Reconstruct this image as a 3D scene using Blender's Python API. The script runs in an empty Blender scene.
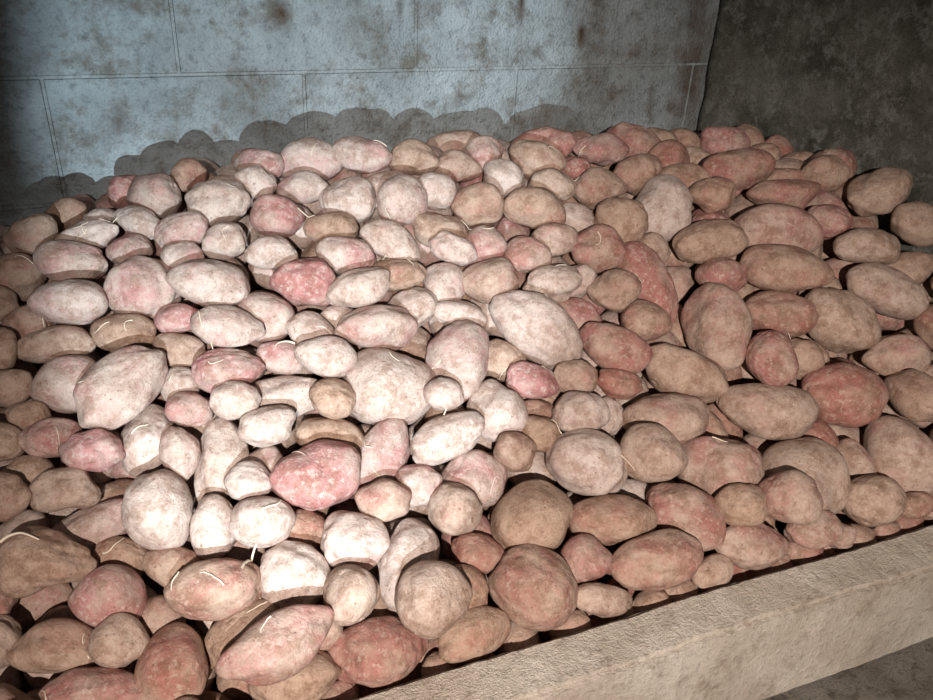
import bpy, bmesh, math, random
import numpy as np
from mathutils import Matrix, Euler, Vector, noise
random.seed(7); rng=np.random.default_rng(11)
S=bpy.context.scene
S.view_settings.view_transform='Standard'
# World frame (metres): back wall is the plane y=0, corner with the right wall near x=0,
# concrete blocks are 0.4 x 0.2 m, the bin's front board is at y=YF.
YF=-.901; ZF=.586; ZFLOOR=.43
def wall_x(y): return .034+(-y)*.12

# ---- heap surface (height field) ----
HX=np.array([-1.9,-1.27,-1.0,-.8,-.4,-.1,.18]); HY=np.array([-.9,-.8,-.7,-.55,-.4,-.25,-.1,0])
HZ=np.array([[.56,.58,.61,.66,.70,.72,.71,.70],
[.60,.62,.66,.73,.80,.85,.82,.80],
[.61,.64,.69,.77,.86,.93,.91,.90],
[.61,.64,.69,.78,.87,.945,.92,.91],
[.61,.65,.70,.79,.88,.945,.92,.91],
[.61,.66,.74,.86,.92,.935,.91,.90],
[.62,.69,.78,.91,.93,.925,.91,.90]])
def H(x,y):
    x=min(max(x,HX[0]),HX[-1]-1e-6); y=min(max(y,HY[0]),HY[-1]-1e-6)
    i=int(np.searchsorted(HX,x,side='right')-1); j=int(np.searchsorted(HY,y,side='right')-1)
    a=(x-HX[i])/(HX[i+1]-HX[i]); b=(y-HY[j])/(HY[j+1]-HY[j])
    return (1-a)*(1-b)*HZ[i,j]+a*(1-b)*HZ[i+1,j]+(1-a)*b*HZ[i,j+1]+a*b*HZ[i+1,j+1]
def nrm(x,y,h=.02):
    n=np.array([-(H(x+h,y)-H(x-h,y))/(2*h),-(H(x,y+h)-H(x,y-h))/(2*h),1.]); return n/np.linalg.norm(n)
# top-layer potatoes in WORLD plan coordinates, base-62 packed:
# 2 digits x+1.4 m (mm), 2 digits -y (mm), half length (mm), half width (mm), azimuth/3 deg, skin type
HEAP="""5K3YqWb2 4u2fVSk3 6D3YQNl5 7t3YcUc2 903Yjco1 AT48cTq2 6q4igat1 7s5KaWt3 9V56eWq0 4v4lYMh0 5o5EYSr2 6i5vSRt1 4U5CSOr3 3c5DgTr2 3r4QcNu1 2X4zXUr5 3d6MeTr1 4w6Lkgr2 666yiVp1 747bbVo2 8778fYt3 9G6ebQq2 AJ6QcRn0 Be5BXRu1 Cc5idXu5 AF7HaPu4 B67HWTD1 9B7UdR10 9F8IkT02 7s8FVOl1 6G7xdRr2 4O79aPr4 3D76cQu4 3I84fYr2 2Y7mRPr5 4G8QvbB2 5J8cPNQ1 6A8haRv3 7892mTx0 878uXQt1 9I9Twqt0 Aq9OodJ2 Cn8uzfl1 B98SVNt1 Da7ubQu1 C87lfZ15 CD9mWPt3 BJAScaJ0 9tAXkS30 AVBIdXt2 8aAsnYG2 7ZAvld03 6hAWQPt1 7h9ybPt4 6c9rVO31 5iA2lTP0 4k9McUN0 3r9cUNs3 368uUMu3 4dAofaV0 3SAigQ12 5YBFWPQ1 59AJSLR2 6RBPYSs1 7YC5ZXt2 8eCXlVI0 6SCMeaQ0 3oBgZVs3 2qB9fWu5 5DCJjTx5 7ODAWSP4 5nD6gU24 4jDEeWV6 3mCUQPs4 31CTZRu5 2IC4TRs4 3YDAiRt6 6CDdoR26 6QEBdRs4 7iE7lYv6 8fDXeZ54 9VEEdP24 B9CPokB4 AhDjphs5 ByDOUSB6 ChBhngn1 E9Bseat4 ECD2mfk6 DADyqYw5 FpCMslt5 HOD2zv44 FWE8iSx5 EN9Xkao6 GM8TzbY6 H59ZwjN5 FjAQvcp4 HHBdzeq4 JTBmwlv6 K6CyzoS4 KKALtjh4 Il9rkYq6 JQ90wep5 Hq7oqZs4 Jo83ziq5 HY6XpkI0 G56hgdt4 F472dZu6
G45RgWu5 Gp48eUu2 IZ4caWu6 Ks4Ehdu3 K16BpZv6 Ko6zpVu6 Dd4rXUu0 DS3iYTE2 Ep4XgWn5 Dy67hXu5 Nd84pc04 NF97jbs4 LbA8weq4 Le9DlVt4 MB6pbUt5 CwAlbUt1 EMAPUKt6 EzBIqft5 HYAcfYP6 9HBKSNt3 BxBFQPt4 IEDrfYt4 GyE9YNw5 9TBxVTt5 D1CehYt5 ErDWVRs4 IQAwYUs5 KtB8fWt5 9nCjSQs6 7vCfOMt4 DJ9vVQt5 F98WaWt5 FQ92ZUt5 D77CZTu6 EK6sYSu5 BM6VaRu4 Ba6uVOu1 BN4EYQu4 CG4JXQu5 Er5PaUu4 HM5QcXt5 IZ5jfVs5 II6gZTs5 I68hZWr6 2x46YQq4 3K2zYQr5 2f63UPr5 3H5lQJr4 2U6tXRr4 2M8hWQs4 2P9qTPs5 339qVOs4 2a9KSMs5 46BDRLs5
4hBYRLs5 8w5sZPt4 7W6JVOt1 8f4gWPt2 7R4SSNt1 5U5sQLr1 8c7xTLt1 5P7lUMs4 557MRLr3 7S8TSLt2 Bu8wVRt4 ARA8TPt4 BHB5RPt5 A19mPMt1 8O9ZSNt4 6I9KRLs1 5D97QLs3 2c8QPLr5 3n8xPLs1 5wAjQMs1 6uBfSNt5 8PBdUPt5 29BFPNs5 4JCGOLs5 6pDVQLs5 9fDZSOs5 BsELVKv4 2E5sSPr5 MTArkct5 LiC7ibK4"""
AL="0123456789ABCDEFGHIJKLMNOPQRSTUVWXYZabcdefghijklmnopqrstuvwxyz"
pos=[];ax=[];A=[];B=[];typ=[];mob=[];lay=[]
for c in HEAP.split():
    q=[AL.index(k) for k in c]
    x=(q[0]*62+q[1]-1400)/1000; y=-(q[2]*62+q[3])/1000; az=math.radians(q[6]*3)
    n=nrm(x,y); a_=np.array([math.cos(az),math.sin(az),0]); a_[2]=-(n@a_)/n[2]*1.2+random.uniform(-.2,.2); a_/=np.linalg.norm(a_)
    el=1.12 if q[4]>q[5]*1.25 else 1.02
    pos.append([x,y,H(x,y)-.03-max(0,q[5]/1000-.036)*.3]); ax.append(a_); A.append(max(q[4]*el,q[5]+1)/1000*1.02);B.append(q[5]/1000*1.03);typ.append(q[7]);mob.append(.1 if q[5]>38 else .2);lay.append(0)
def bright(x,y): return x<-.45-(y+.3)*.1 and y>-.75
def add(x,y,z,l,s0,s1):
    b=random.uniform(s0,s1); a=b*random.uniform(1.1,1.6)
    th=random.uniform(0,6.28); e=random.uniform(-.6,.6)
    pos.append([x,y,z]);ax.append([math.cos(th)*math.cos(e),math.sin(th)*math.cos(e),math.sin(e)])
    A.append(a);B.append(b);mob.append(1.);lay.append(l)
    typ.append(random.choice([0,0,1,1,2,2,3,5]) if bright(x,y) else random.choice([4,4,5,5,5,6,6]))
x=-1.5
while x<.08:
    y=-.878+random.uniform(0,.006); z=.573+random.uniform(-.008,.01)
    P=np.array(pos); d=np.sqrt(((P-[x,y,z])**2).sum(1))
    if (d>np.array(B)*.55+.015).all(): add(x,y,z,0,.017,.024); ax[-1]=[.97,random.uniform(-.15,.15),.1]
    x+=.01
for k in range(12000):
    x=random.uniform(-1.8,.12);y=random.uniform(-.875,-.04)
    if x>wall_x(y)-.04: continue
    z=H(x,y)-(.05 if y>-.82 else .035)-(.028 if y>-.19 else 0)
    P=np.array(pos); d=np.sqrt(((P-[x,y,z])**2).sum(1)); rr=np.array(B)*.5+np.array(A)*.5
    if (d>rr*.84+.023).all(): add(x,y,z,0,.022,.036)
for l,dz in ((1,.10),(2,.16)):
    y=-.865; r=0
    while y<-.03:
        x=-1.82+(.035 if r%2 else 0)
        while x<wall_x(y)-.03:
            xx=x+random.uniform(-.012,.012);yy=y+random.uniform(-.01,.01);z=H(xx,yy)-dz+random.uniform(-.01,.01)-(.02 if yy>-.19 else 0)
            if z>ZFLOOR+.03: add(xx,yy,z,l,.028,.037)
            x+=.075
        y+=.066; r+=1
pos=np.array(pos);ax=np.array(ax);A=np.array(A);B=np.array(B);mob=np.array(mob);lay=np.array(lay);N=len(A)
ax/=np.linalg.norm(ax,axis=1)[:,None]
home=pos.copy()
off=np.stack([-(A-B),0*A,(A-B)],1)
# relax: push overlapping potatoes apart until they touch
for it in range(64):
    if it%6==0:
        D=np.sqrt(((pos[:,None]-pos[None])**2).sum(2)); I,J=np.where((D<A[:,None]+A[None]+.01)); q=I<J; I=I[q];J=J[q]
    C=pos[:,None]+ax[:,None]*off[:,:,None]
    disp=np.zeros_like(pos);cnt=np.zeros(N)
    dv=C[I][:,:,None]-C[J][:,None]
    dd=np.sqrt((dv**2).sum(3)); pen=(B[I]+B[J])[:,None,None]*.93-dd
    pf=pen.reshape(len(I),9); am=pf.argmax(1); pm=pf[np.arange(len(I)),am]
    dvf=dv.reshape(len(I),9,3)[np.arange(len(I)),am]; dn=dvf/np.maximum(1e-6,np.linalg.norm(dvf,axis=1))[:,None]
    act=pm>0; w=mob[I]+mob[J]
    pi=dn*(pm*mob[I]/w*act)[:,None]; pj=-dn*(pm*mob[J]/w*act)[:,None]
    np.add.at(disp,I,pi);np.add.at(disp,J,pj);np.add.at(cnt,I,act);np.add.at(cnt,J,act)
    pos+=disp/np.maximum(1,cnt*.45)[:,None]
    pos+=(home-pos)*(.05 if it<54 else 0)
    ey=B+np.abs(ax[:,1])*(A-B); ex=B+np.abs(ax[:,0])*(A-B); ez=B+np.abs(ax[:,2])*(A-B)
    pos[:,1]=np.minimum(pos[:,1],-ey*1.03-.006)
    low=pos[:,2]-ez<ZF+.009
    pos[:,1]=np.where(low,np.maximum(pos[:,1],YF+ey*1.07+.005),pos[:,1])
    pos[:,0]=np.minimum(pos[:,0],.034-pos[:,1]*.12-ex*1.05-.006)
    pos[:,2]=np.maximum(pos[:,2],ZFLOOR+ez)

def ico(sub):
    bm=bmesh.new(); bmesh.ops.create_icosphere(bm,subdivisions=sub,radius=1)
    v=np.array([p.co[:] for p in bm.verts]); f=np.array([[q.index for q in fc.verts] for fc in bm.faces]); bm.free(); return v,f
IH=ico(5);IL=ico(4)
V=[];F=[];LC=[];TN=[];base=0
TY={0:(.95,.20,0),1:(.85,.36,.0),2:(.78,.56,.05),3:(.6,.80,.1),4:(.80,.28,.78),5:(.62,.50,.75),6:(.5,.76,.65)}
for i in range(N):
    v,f=(IH if lay[i]==0 else IL)
    w=1+0*v[:,0]
    for k in range(6):
        kv=rng.normal(size=3)*(1.35+.4*k); w=w+(.065/(1+.38*k))*np.sin(v@kv+rng.uniform(0,6.28))
    for k in range(5):
        kv=rng.normal(size=3)*6.; w=w+.009*np.sin(v@kv+rng.uniform(0,6.28))
    for k in range(3):   # broad shallow dents
        e=rng.normal(size=3);e/=np.linalg.norm(e); w=w-.055*np.exp(-(1-v@e)/.08)
    for k in range(12):  # eyes with brow ridge
        e=rng.normal(size=3);e/=np.linalg.norm(e); c=v@e
        w=w-.065*np.exp(-(1-c)/.004)+.025*np.exp(-(1-c)/.02)
    w=w/max(.9,min(1.05,w.mean()))
    tap=1+rng.uniform(-.14,.14)*v[:,2]
    c3=rng.uniform(.84,1.0)
    p=np.stack([v[:,0]*w*tap*B[i]*c3,v[:,1]*w*tap*B[i],v[:,2]*w*A[i]],1)
    p[:,0]+=rng.uniform(-.1,.1)*B[i]*(v[:,2]**2)
    p[:,1]+=rng.uniform(-.22,.22)*B[i]*(v[:,2]**2)
    z=ax[i]; up=np.array([0,0,1.]);yv=np.cross(z,up)
    if np.linalg.norm(yv)<1e-3: yv=np.array([1.,0,0])
    yv/=np.linalg.norm(yv); xv=np.cross(yv,z)
    V.append(p@np.stack([xv,yv,z])+pos[i]); F.append(f+base); base+=len(v)
    LC.append(p+rng.uniform(-50,50,3))
    d,r_,b_=TY[typ[i]]
    TN.append(np.tile([min(1,max(0,d+random.uniform(-.2,.2))),min(1,max(0,r_+random.uniform(-.14,.14))),min(1,max(0,b_+random.uniform(-.2,.2))),1.],(len(v),1)))
V=np.concatenate(V);F=np.concatenate(F);LC=np.concatenate(LC);TN=np.concatenate(TN)
def mesh_np(name,V,F):
    me=bpy.data.meshes.new(name); me.vertices.add(len(V)); me.vertices.foreach_set('co',V.astype(np.float32).ravel())
    me.loops.add(F.size); me.loops.foreach_set('vertex_index',F.astype(np.int32).ravel())
    me.polygons.add(len(F)); me.polygons.foreach_set('loop_start',(np.arange(len(F))*3).astype(np.int32))
    me.update(calc_edges=True); me.polygons.foreach_set('use_smooth',np.ones(len(F),bool)); return me
me=mesh_np('potato_pile',V,F)
at=me.attributes.new('lc','FLOAT_VECTOR','POINT');at.data.foreach_set('vector',LC.astype(np.float32).ravel())
at=me.attributes.new('tone','FLOAT_COLOR','POINT');at.data.foreach_set('color',TN.astype(np.float32).ravel())
pile=bpy.data.objects.new('potato_pile',me);S.collection.objects.link(pile)

class M:
    def __init__(s,name):
        s.m=bpy.data.materials.new(name); s.m.use_nodes=True; s.t=s.m.node_tree; s.b=s.t.nodes['Principled BSDF']
    def n(s,ty,**k):
        x=s.t.nodes.new(ty)
        for a,v in k.items(): setattr(x,a,v)
        return x
    def l(s,a,b): s.t.links.new(a,b)
    def noise(s,vec,scale,detail=4,rough=.55):
        x=s.n('ShaderNodeTexNoise'); x.inputs['Scale'].default_value=scale;x.inputs['Detail'].default_value=detail;x.inputs['Roughness'].default_value=rough
        s.l(vec,x.inputs['Vector']); return x.outputs['Fac']
    def ramp(s,fac,a,b,c0=(0,0,0,1),c1=(1,1,1,1)):
        x=s.n('ShaderNodeValToRGB'); x.color_ramp.elements[0].position=a;x.color_ramp.elements[1].position=b
        x.color_ramp.elements[0].color=c0;x.color_ramp.elements[1].color=c1; s.l(fac,x.inputs['Fac']); return x.outputs['Color']
    def mix(s,fac,a,b,mode='MIX'):
        x=s.n('ShaderNodeMix',data_type='RGBA',blend_type=mode)
        for sock,v in ((x.inputs[0],fac),(x.inputs[6],a),(x.inputs[7],b)):
            if isinstance(v,(int,float)): sock.default_value=v
            elif isinstance(v,tuple): sock.default_value=v if len(v)==4 else v+(1,)
            else: s.l(v,sock)
        return x.outputs[2]
    def math(s,op,a,b,c=None,clamp=False):
        x=s.n('ShaderNodeMath',operation=op,use_clamp=clamp)
        for i,v in enumerate((a,b,c)):
            if v is None: continue
            if isinstance(v,(int,float)): x.inputs[i].default_value=v
            else: s.l(v,x.inputs[i])
        return x.outputs[0]
    def bump(s,h,st,dist=.001):
        x=s.n('ShaderNodeBump'); x.inputs['Strength'].default_value=st;x.inputs['Distance'].default_value=dist; s.l(h,x.inputs['Height']); s.l(x.outputs['Normal'],s.b.inputs['Normal'])
m=M('potato_skin')
lc=m.n('ShaderNodeAttribute',attribute_name='lc').outputs['Vector']
tn=m.n('ShaderNodeAttribute',attribute_name='tone')
sp=m.n('ShaderNodeSeparateColor'); m.l(tn.outputs['Color'],sp.inputs[0])
dust,red,brn=sp.outputs
n1=m.noise(lc,24,4,.6); n2=m.noise(lc,130,6,.7); n3=m.noise(lc,440,4,.75); n4=m.noise(lc,45,6,.72)
dcol=m.mix(brn,(.58,.475,.42),(.43,.30,.22))
dcol=m.mix(m.math('MULTIPLY',m.math('SUBTRACT',1.0,dust),.5),dcol,m.mix(1.0,dcol,(.68,.57,.52),'MULTIPLY'))
rcol=m.mix(brn,(.46,.14,.155),(.31,.085,.068))
k=m.math('MULTIPLY_ADD',n2,1.5,m.math('MULTIPLY',n1,1.8)); k=m.math('MULTIPLY_ADD',n3,.7,k)
thr=m.math('MULTIPLY_ADD',red,.90,1.60)
mask=m.math('MULTIPLY',m.math('SUBTRACT',thr,k),2.4,clamp=True)
mask=m.math('MULTIPLY',mask,m.math('MULTIPLY_ADD',m.ramp(n2,.38,.60),.30,.46))
col=m.mix(mask,dcol,rcol)
col=m.mix(m.math('MULTIPLY',m.ramp(n4,.42,.61),.8),col,m.mix(1.0,col,(.64,.54,.49),'MULTIPLY'))
soil=m.math('MULTIPLY',m.ramp(n4,.52,.63),m.math('MULTIPLY_ADD',brn,.35,.12))
col=m.mix(soil,col,(.23,.15,.10))
col=m.mix(m.math('MULTIPLY',m.ramp(n3,.50,.65),.42),col,m.mix(1.0,col,(.50,.34,.31),'MULTIPLY'))
col=m.mix(m.math('MULTIPLY',m.ramp(n2,.36,.48,(1,1,1,1),(0,0,0,1)),.5),col,m.mix(brn,(.66,.57,.52),(.51,.375,.285)))
spk=m.ramp(n2,.60,.68); col=m.mix(m.math('MULTIPLY',spk,.5),col,(.16,.075,.055))
v=m.n('ShaderNodeTexVoronoi');v.inputs['Scale'].default_value=70;m.l(lc,v.inputs['Vector'])
pit=m.ramp(v.outputs['Distance'],.05,.12,(1,1,1,1),(0,0,0,1)); col=m.mix(m.math('MULTIPLY',pit,.55),col,(.13,.075,.05))
m.l(col,m.b.inputs['Base Color']); m.b.inputs['Roughness'].default_value=.95; m.b.inputs['Specular IOR Level'].default_value=.1
m.bump(m.math('ADD',m.math('MULTIPLY_ADD',n4,1.4,n2),m.math('MULTIPLY',n3,.45)),.9,.0022)
me.materials.append(m.m)

def wallmat(name,c1,c2,stain,scale=1.,bst=.6,spots=(),st=(.56,.72),fine=.4,sa=.75):
    m=M(name); tc=m.n('ShaderNodeTexCoord').outputs['Object']
    a=m.noise(tc,5*scale,6,.65); b=m.noise(tc,60*scale,5,.7); c=m.noise(tc,2.3*scale,5,.6); d=m.noise(tc,14*scale,6,.75)
    col=m.mix(m.ramp(a,.38,.62),c1,c2)
    col=m.mix(m.math('MULTIPLY',m.ramp(d,*st),sa),col,stain)
    col=m.mix(m.ramp(c,.50,.72),col,m.mix(.55,col,stain))
    col=m.mix(m.math('MULTIPLY',m.ramp(b,.52,.72),fine),col,(.06,.055,.05))
    for (x,y,z,rx,rz,amt) in spots:
        mp=m.n('ShaderNodeMapping',vector_type='TEXTURE'); mp.inputs['Location'].default_value=(x,y,z); mp.inputs['Scale'].default_value=(rx,.3,rz); m.l(tc,mp.inputs['Vector'])
        L=m.n('ShaderNodeVectorMath',operation='LENGTH'); m.l(mp.outputs[0],L.inputs[0])
        q=m.math('MULTIPLY_ADD',m.noise(tc,30,5,.7),1.8,L.outputs['Value'])
        q=m.math('MULTIPLY',q,.4)
        col=m.mix(m.math('MULTIPLY',m.ramp(q,.38,.72,(1,1,1,1),(0,0,0,1)),amt),col,(.10,.065,.04))
    h=m.math('ADD',b,m.noise(tc,200*scale,3,.7)); h=m.math('MULTIPLY_ADD',d,1.2,h)
    m.l(col,m.b.inputs['Base Color']); m.b.inputs['Roughness'].default_value=.95; m.b.inputs['Specular IOR Level'].default_value=.15
    m.bump(h,bst,.004)
    return m.m
mb=wallmat('concrete_block',(.47,.53,.555),(.29,.33,.345),(.155,.125,.09),1,1.5,[(-.83,0,1.09,.022,.03,.95),(-.27,0,1.06,.013,.035,1.),(-.4,0,1.12,.014,.08,1.),(-1.32,0,.88,.08,.2,.75),(-1.40,0,1.1,.14,.3,.75),(-.0,0,1.0,.07,.3,.8),(-.63,0,1.1,.01,.04,.6),(-1.1,0,.93,.02,.03,.6),(-.5,0,.95,.03,.01,.5)],(.485,.64),.55)
mm=wallmat('mortar',(.45,.50,.51),(.29,.32,.33),(.155,.13,.10),1,1.2,(),(.49,.64),.5)
mr=wallmat('rough_render',(.30,.29,.245),(.13,.125,.10),(.46,.45,.41),2.2,2.0,(),(.49,.62),.6,.85)
ml=wallmat('limed_plank',(.70,.62,.53),(.56,.475,.385),(.32,.245,.18),2.2,1.0,(),(.52,.68),.4)
mf=wallmat('dirt_floor',(.68,.60,.51),(.48,.405,.33),(.26,.20,.145),3.5,2.0,(),(.52,.62),.6)
def box(bm,x0,x1,y0,y1,z0,z1,bev=0,mi=0):
    r=bmesh.ops.create_cube(bm,size=1); vs=r['verts']
    for v in vs: v.co=Vector(((x0+x1)/2+v.co.x*(x1-x0),(y0+y1)/2+v.co.y*(y1-y0),(z0+z1)/2+v.co.z*(z1-z0)))
    es=list({e for v in vs for e in v.link_edges})
    fs={f for v in vs for f in v.link_faces}
    for f in fs: f.material_index=mi
    if bev: bmesh.ops.bevel(bm,geom=es,offset=bev,segments=2,affect='EDGES')
def obj(name,bm,mats):
    me=bpy.data.meshes.new(name);bm.to_mesh(me);bm.free()
    for q in mats: me.materials.append(q)
    o=bpy.data.objects.new(name,me);S.collection.objects.link(o);return o
bm=bmesh.new()
box(bm,-2.2,.06,.0008,.15,.3,2.0,0,1)
for row in range(9):
    z0=.2+row*.2; offx=-1.0 if row%2==0 else -1.2
    x=offx-1.2
    while x<.034:
        x1=min(x+.4,.09)-.0024
        if z0>=.4: box(bm,x+.0024,x1,0,.14,z0+.0024,z0+.1976,.0008,0)
        x+=.4
obj('wall_back',bm,[mb,mm])
bm=bmesh.new(); ny,nz=150,110; g=[]
for j in range(ny+1):
    for k in range(nz+1):
        y=.0-2.3*j/ny; z=.3+1.7*k/nz
        dd=noise.noise(Vector((y*7,z*7,1)))*.007+noise.noise(Vector((y*25,z*25,5)))*.004
        g.append(bm.verts.new((wall_x(y)+abs(dd),y,z)))
for j in range(ny):
    for k in range(nz):
        a=j*(nz+1)+k; f=bm.faces.new((g[a],g[a+1],g[a+nz+2],g[a+nz+1])); f.smooth=True
ret=bmesh.ops.extrude_face_region(bm,geom=bm.faces[:])
for e in ret['geom']:
    if isinstance(e,bmesh.types.BMVert): e.co.x=.5
bmesh.ops.recalc_face_normals(bm,faces=bm.faces[:])
obj('wall_right',bm,[mr])
bm=bmesh.new(); box(bm,-2.2,-1.9,-2.3,0,.3,2.0); obj('wall_left',bm,[mr])
bm=bmesh.new(); box(bm,-2.2,.45,-2.3,.0,.33,ZFLOOR); obj('floor',bm,[mf])
bm=bmesh.new(); xe=wall_x(YF)-.004
box(bm,-1.9,xe,YF-.062,YF,ZFLOOR,ZF,.006)
bmesh.ops.subdivide_edges(bm,edges=[e for e in bm.edges if e.calc_length()>.5],cuts=240,use_grid_fill=True)
for v_ in bm.verts:
    q=v_.co; t=noise.noise(Vector((q.x*5,q.z*9,2)))*.003; u=noise.noise(Vector((q.x*6,q.y*6,9)))*.004-abs(noise.noise(Vector((q.x*30,q.y*40,3))))*.004
    v_.co=q+Vector((0,t+(abs(noise.noise(Vector((q.x*28,q.z*30,7))))*.004 if q.y<YF-.03 else 0),(u if q.z>.5 else 0)))
obj('bin_front_board',bm,[ml])

bpy.context.view_layer.update()
def top(x,y):
    ok,loc,nn,_=pile.ray_cast(Vector((x,y,1.5)),Vector((0,0,-1)))
    return loc.z if ok else H(x,y)
cu=bpy.data.curves.new('potato_roots','CURVE');cu.dimensions='3D';cu.bevel_depth=1.;cu.bevel_resolution=2
def root(x,y,th,ln,r,curl=.25):
    n=max(6,int(ln/.004)); p=[];z=top(x,y)+r; bias=random.uniform(-curl,curl)*.7
    for k in range(n):
        p.append((x,y,z,r*(1-.6*k/n))); th+=bias+random.uniform(-curl,curl)
        x+=math.cos(th)*.004;y+=math.sin(th)*.004
        z=min(z+.005,max(top(x,y)+r,z-.004))
    s=cu.splines.new('POLY');s.points.add(n-1)
    for k,q in enumerate(p): s.points[k].co=(*q[:3],1);s.points[k].radius=q[3]
root(-1.04,-.775,1.1,.06,.0017,.15); root(-1.012,-.735,.1,.035,.0013)
root(-1.26,-.69,.4,.045,.0016,.3); root(-.93,-.52,2.5,.035,.0015)
for k in range(75):
    x=random.uniform(-1.3,-.55) if k%5 else random.uniform(-.55,0);y=random.uniform(-.86,-.25)
    root(x,y,random.uniform(0,6.28),random.uniform(.012,.034),random.uniform(.0005,.001),.5)
m=M('dry_root');m.b.inputs['Base Color'].default_value=(.68,.58,.46,1);m.b.inputs['Roughness'].default_value=.9
cu.materials.append(m.m)
ro=bpy.data.objects.new('roots',cu);S.collection.objects.link(ro);ro.parent=pile

cd=bpy.data.cameras.new('camera');cam=bpy.data.objects.new('camera',cd);S.collection.objects.link(cam);S.camera=cam
cam.location=(-1.077,-1.4034,1.2579);cam.rotation_euler=(1.0619,-.0484,-.3808);cd.sensor_width=36;cd.lens=30.63;cd.clip_start=.01
def spot(name,loc,tgt,W,col,ang,blend,rad,sc=(1,1,1)):
    l=bpy.data.lights.new(name,'SPOT');l.energy=W;l.color=col;l.spot_size=math.radians(ang);l.spot_blend=blend;l.shadow_soft_size=rad
    o=bpy.data.objects.new(name,l);S.collection.objects.link(o);o.location=loc
    o.rotation_euler=(Vector(tgt)-Vector(loc)).to_track_quat('-Z','Y').to_euler();o.scale=sc;return o
spot('flash_lamp',(-1.30,-2.04,1.49),(-.54,-.62,.48),165,(1,.905,.83),62,.9,.005)
spot('torch_lamp',(-1.22,-1.79,1.03),(-.815,-.15,.90),108,(.75,.91,1.0),41,.4,.005,(.74,1,1))
w=bpy.data.worlds.new('world');S.world=w;w.use_nodes=True;w.node_tree.nodes['Background'].inputs[0].default_value=(1,.95,.90,1);w.node_tree.nodes['Background'].inputs[1].default_value=.14
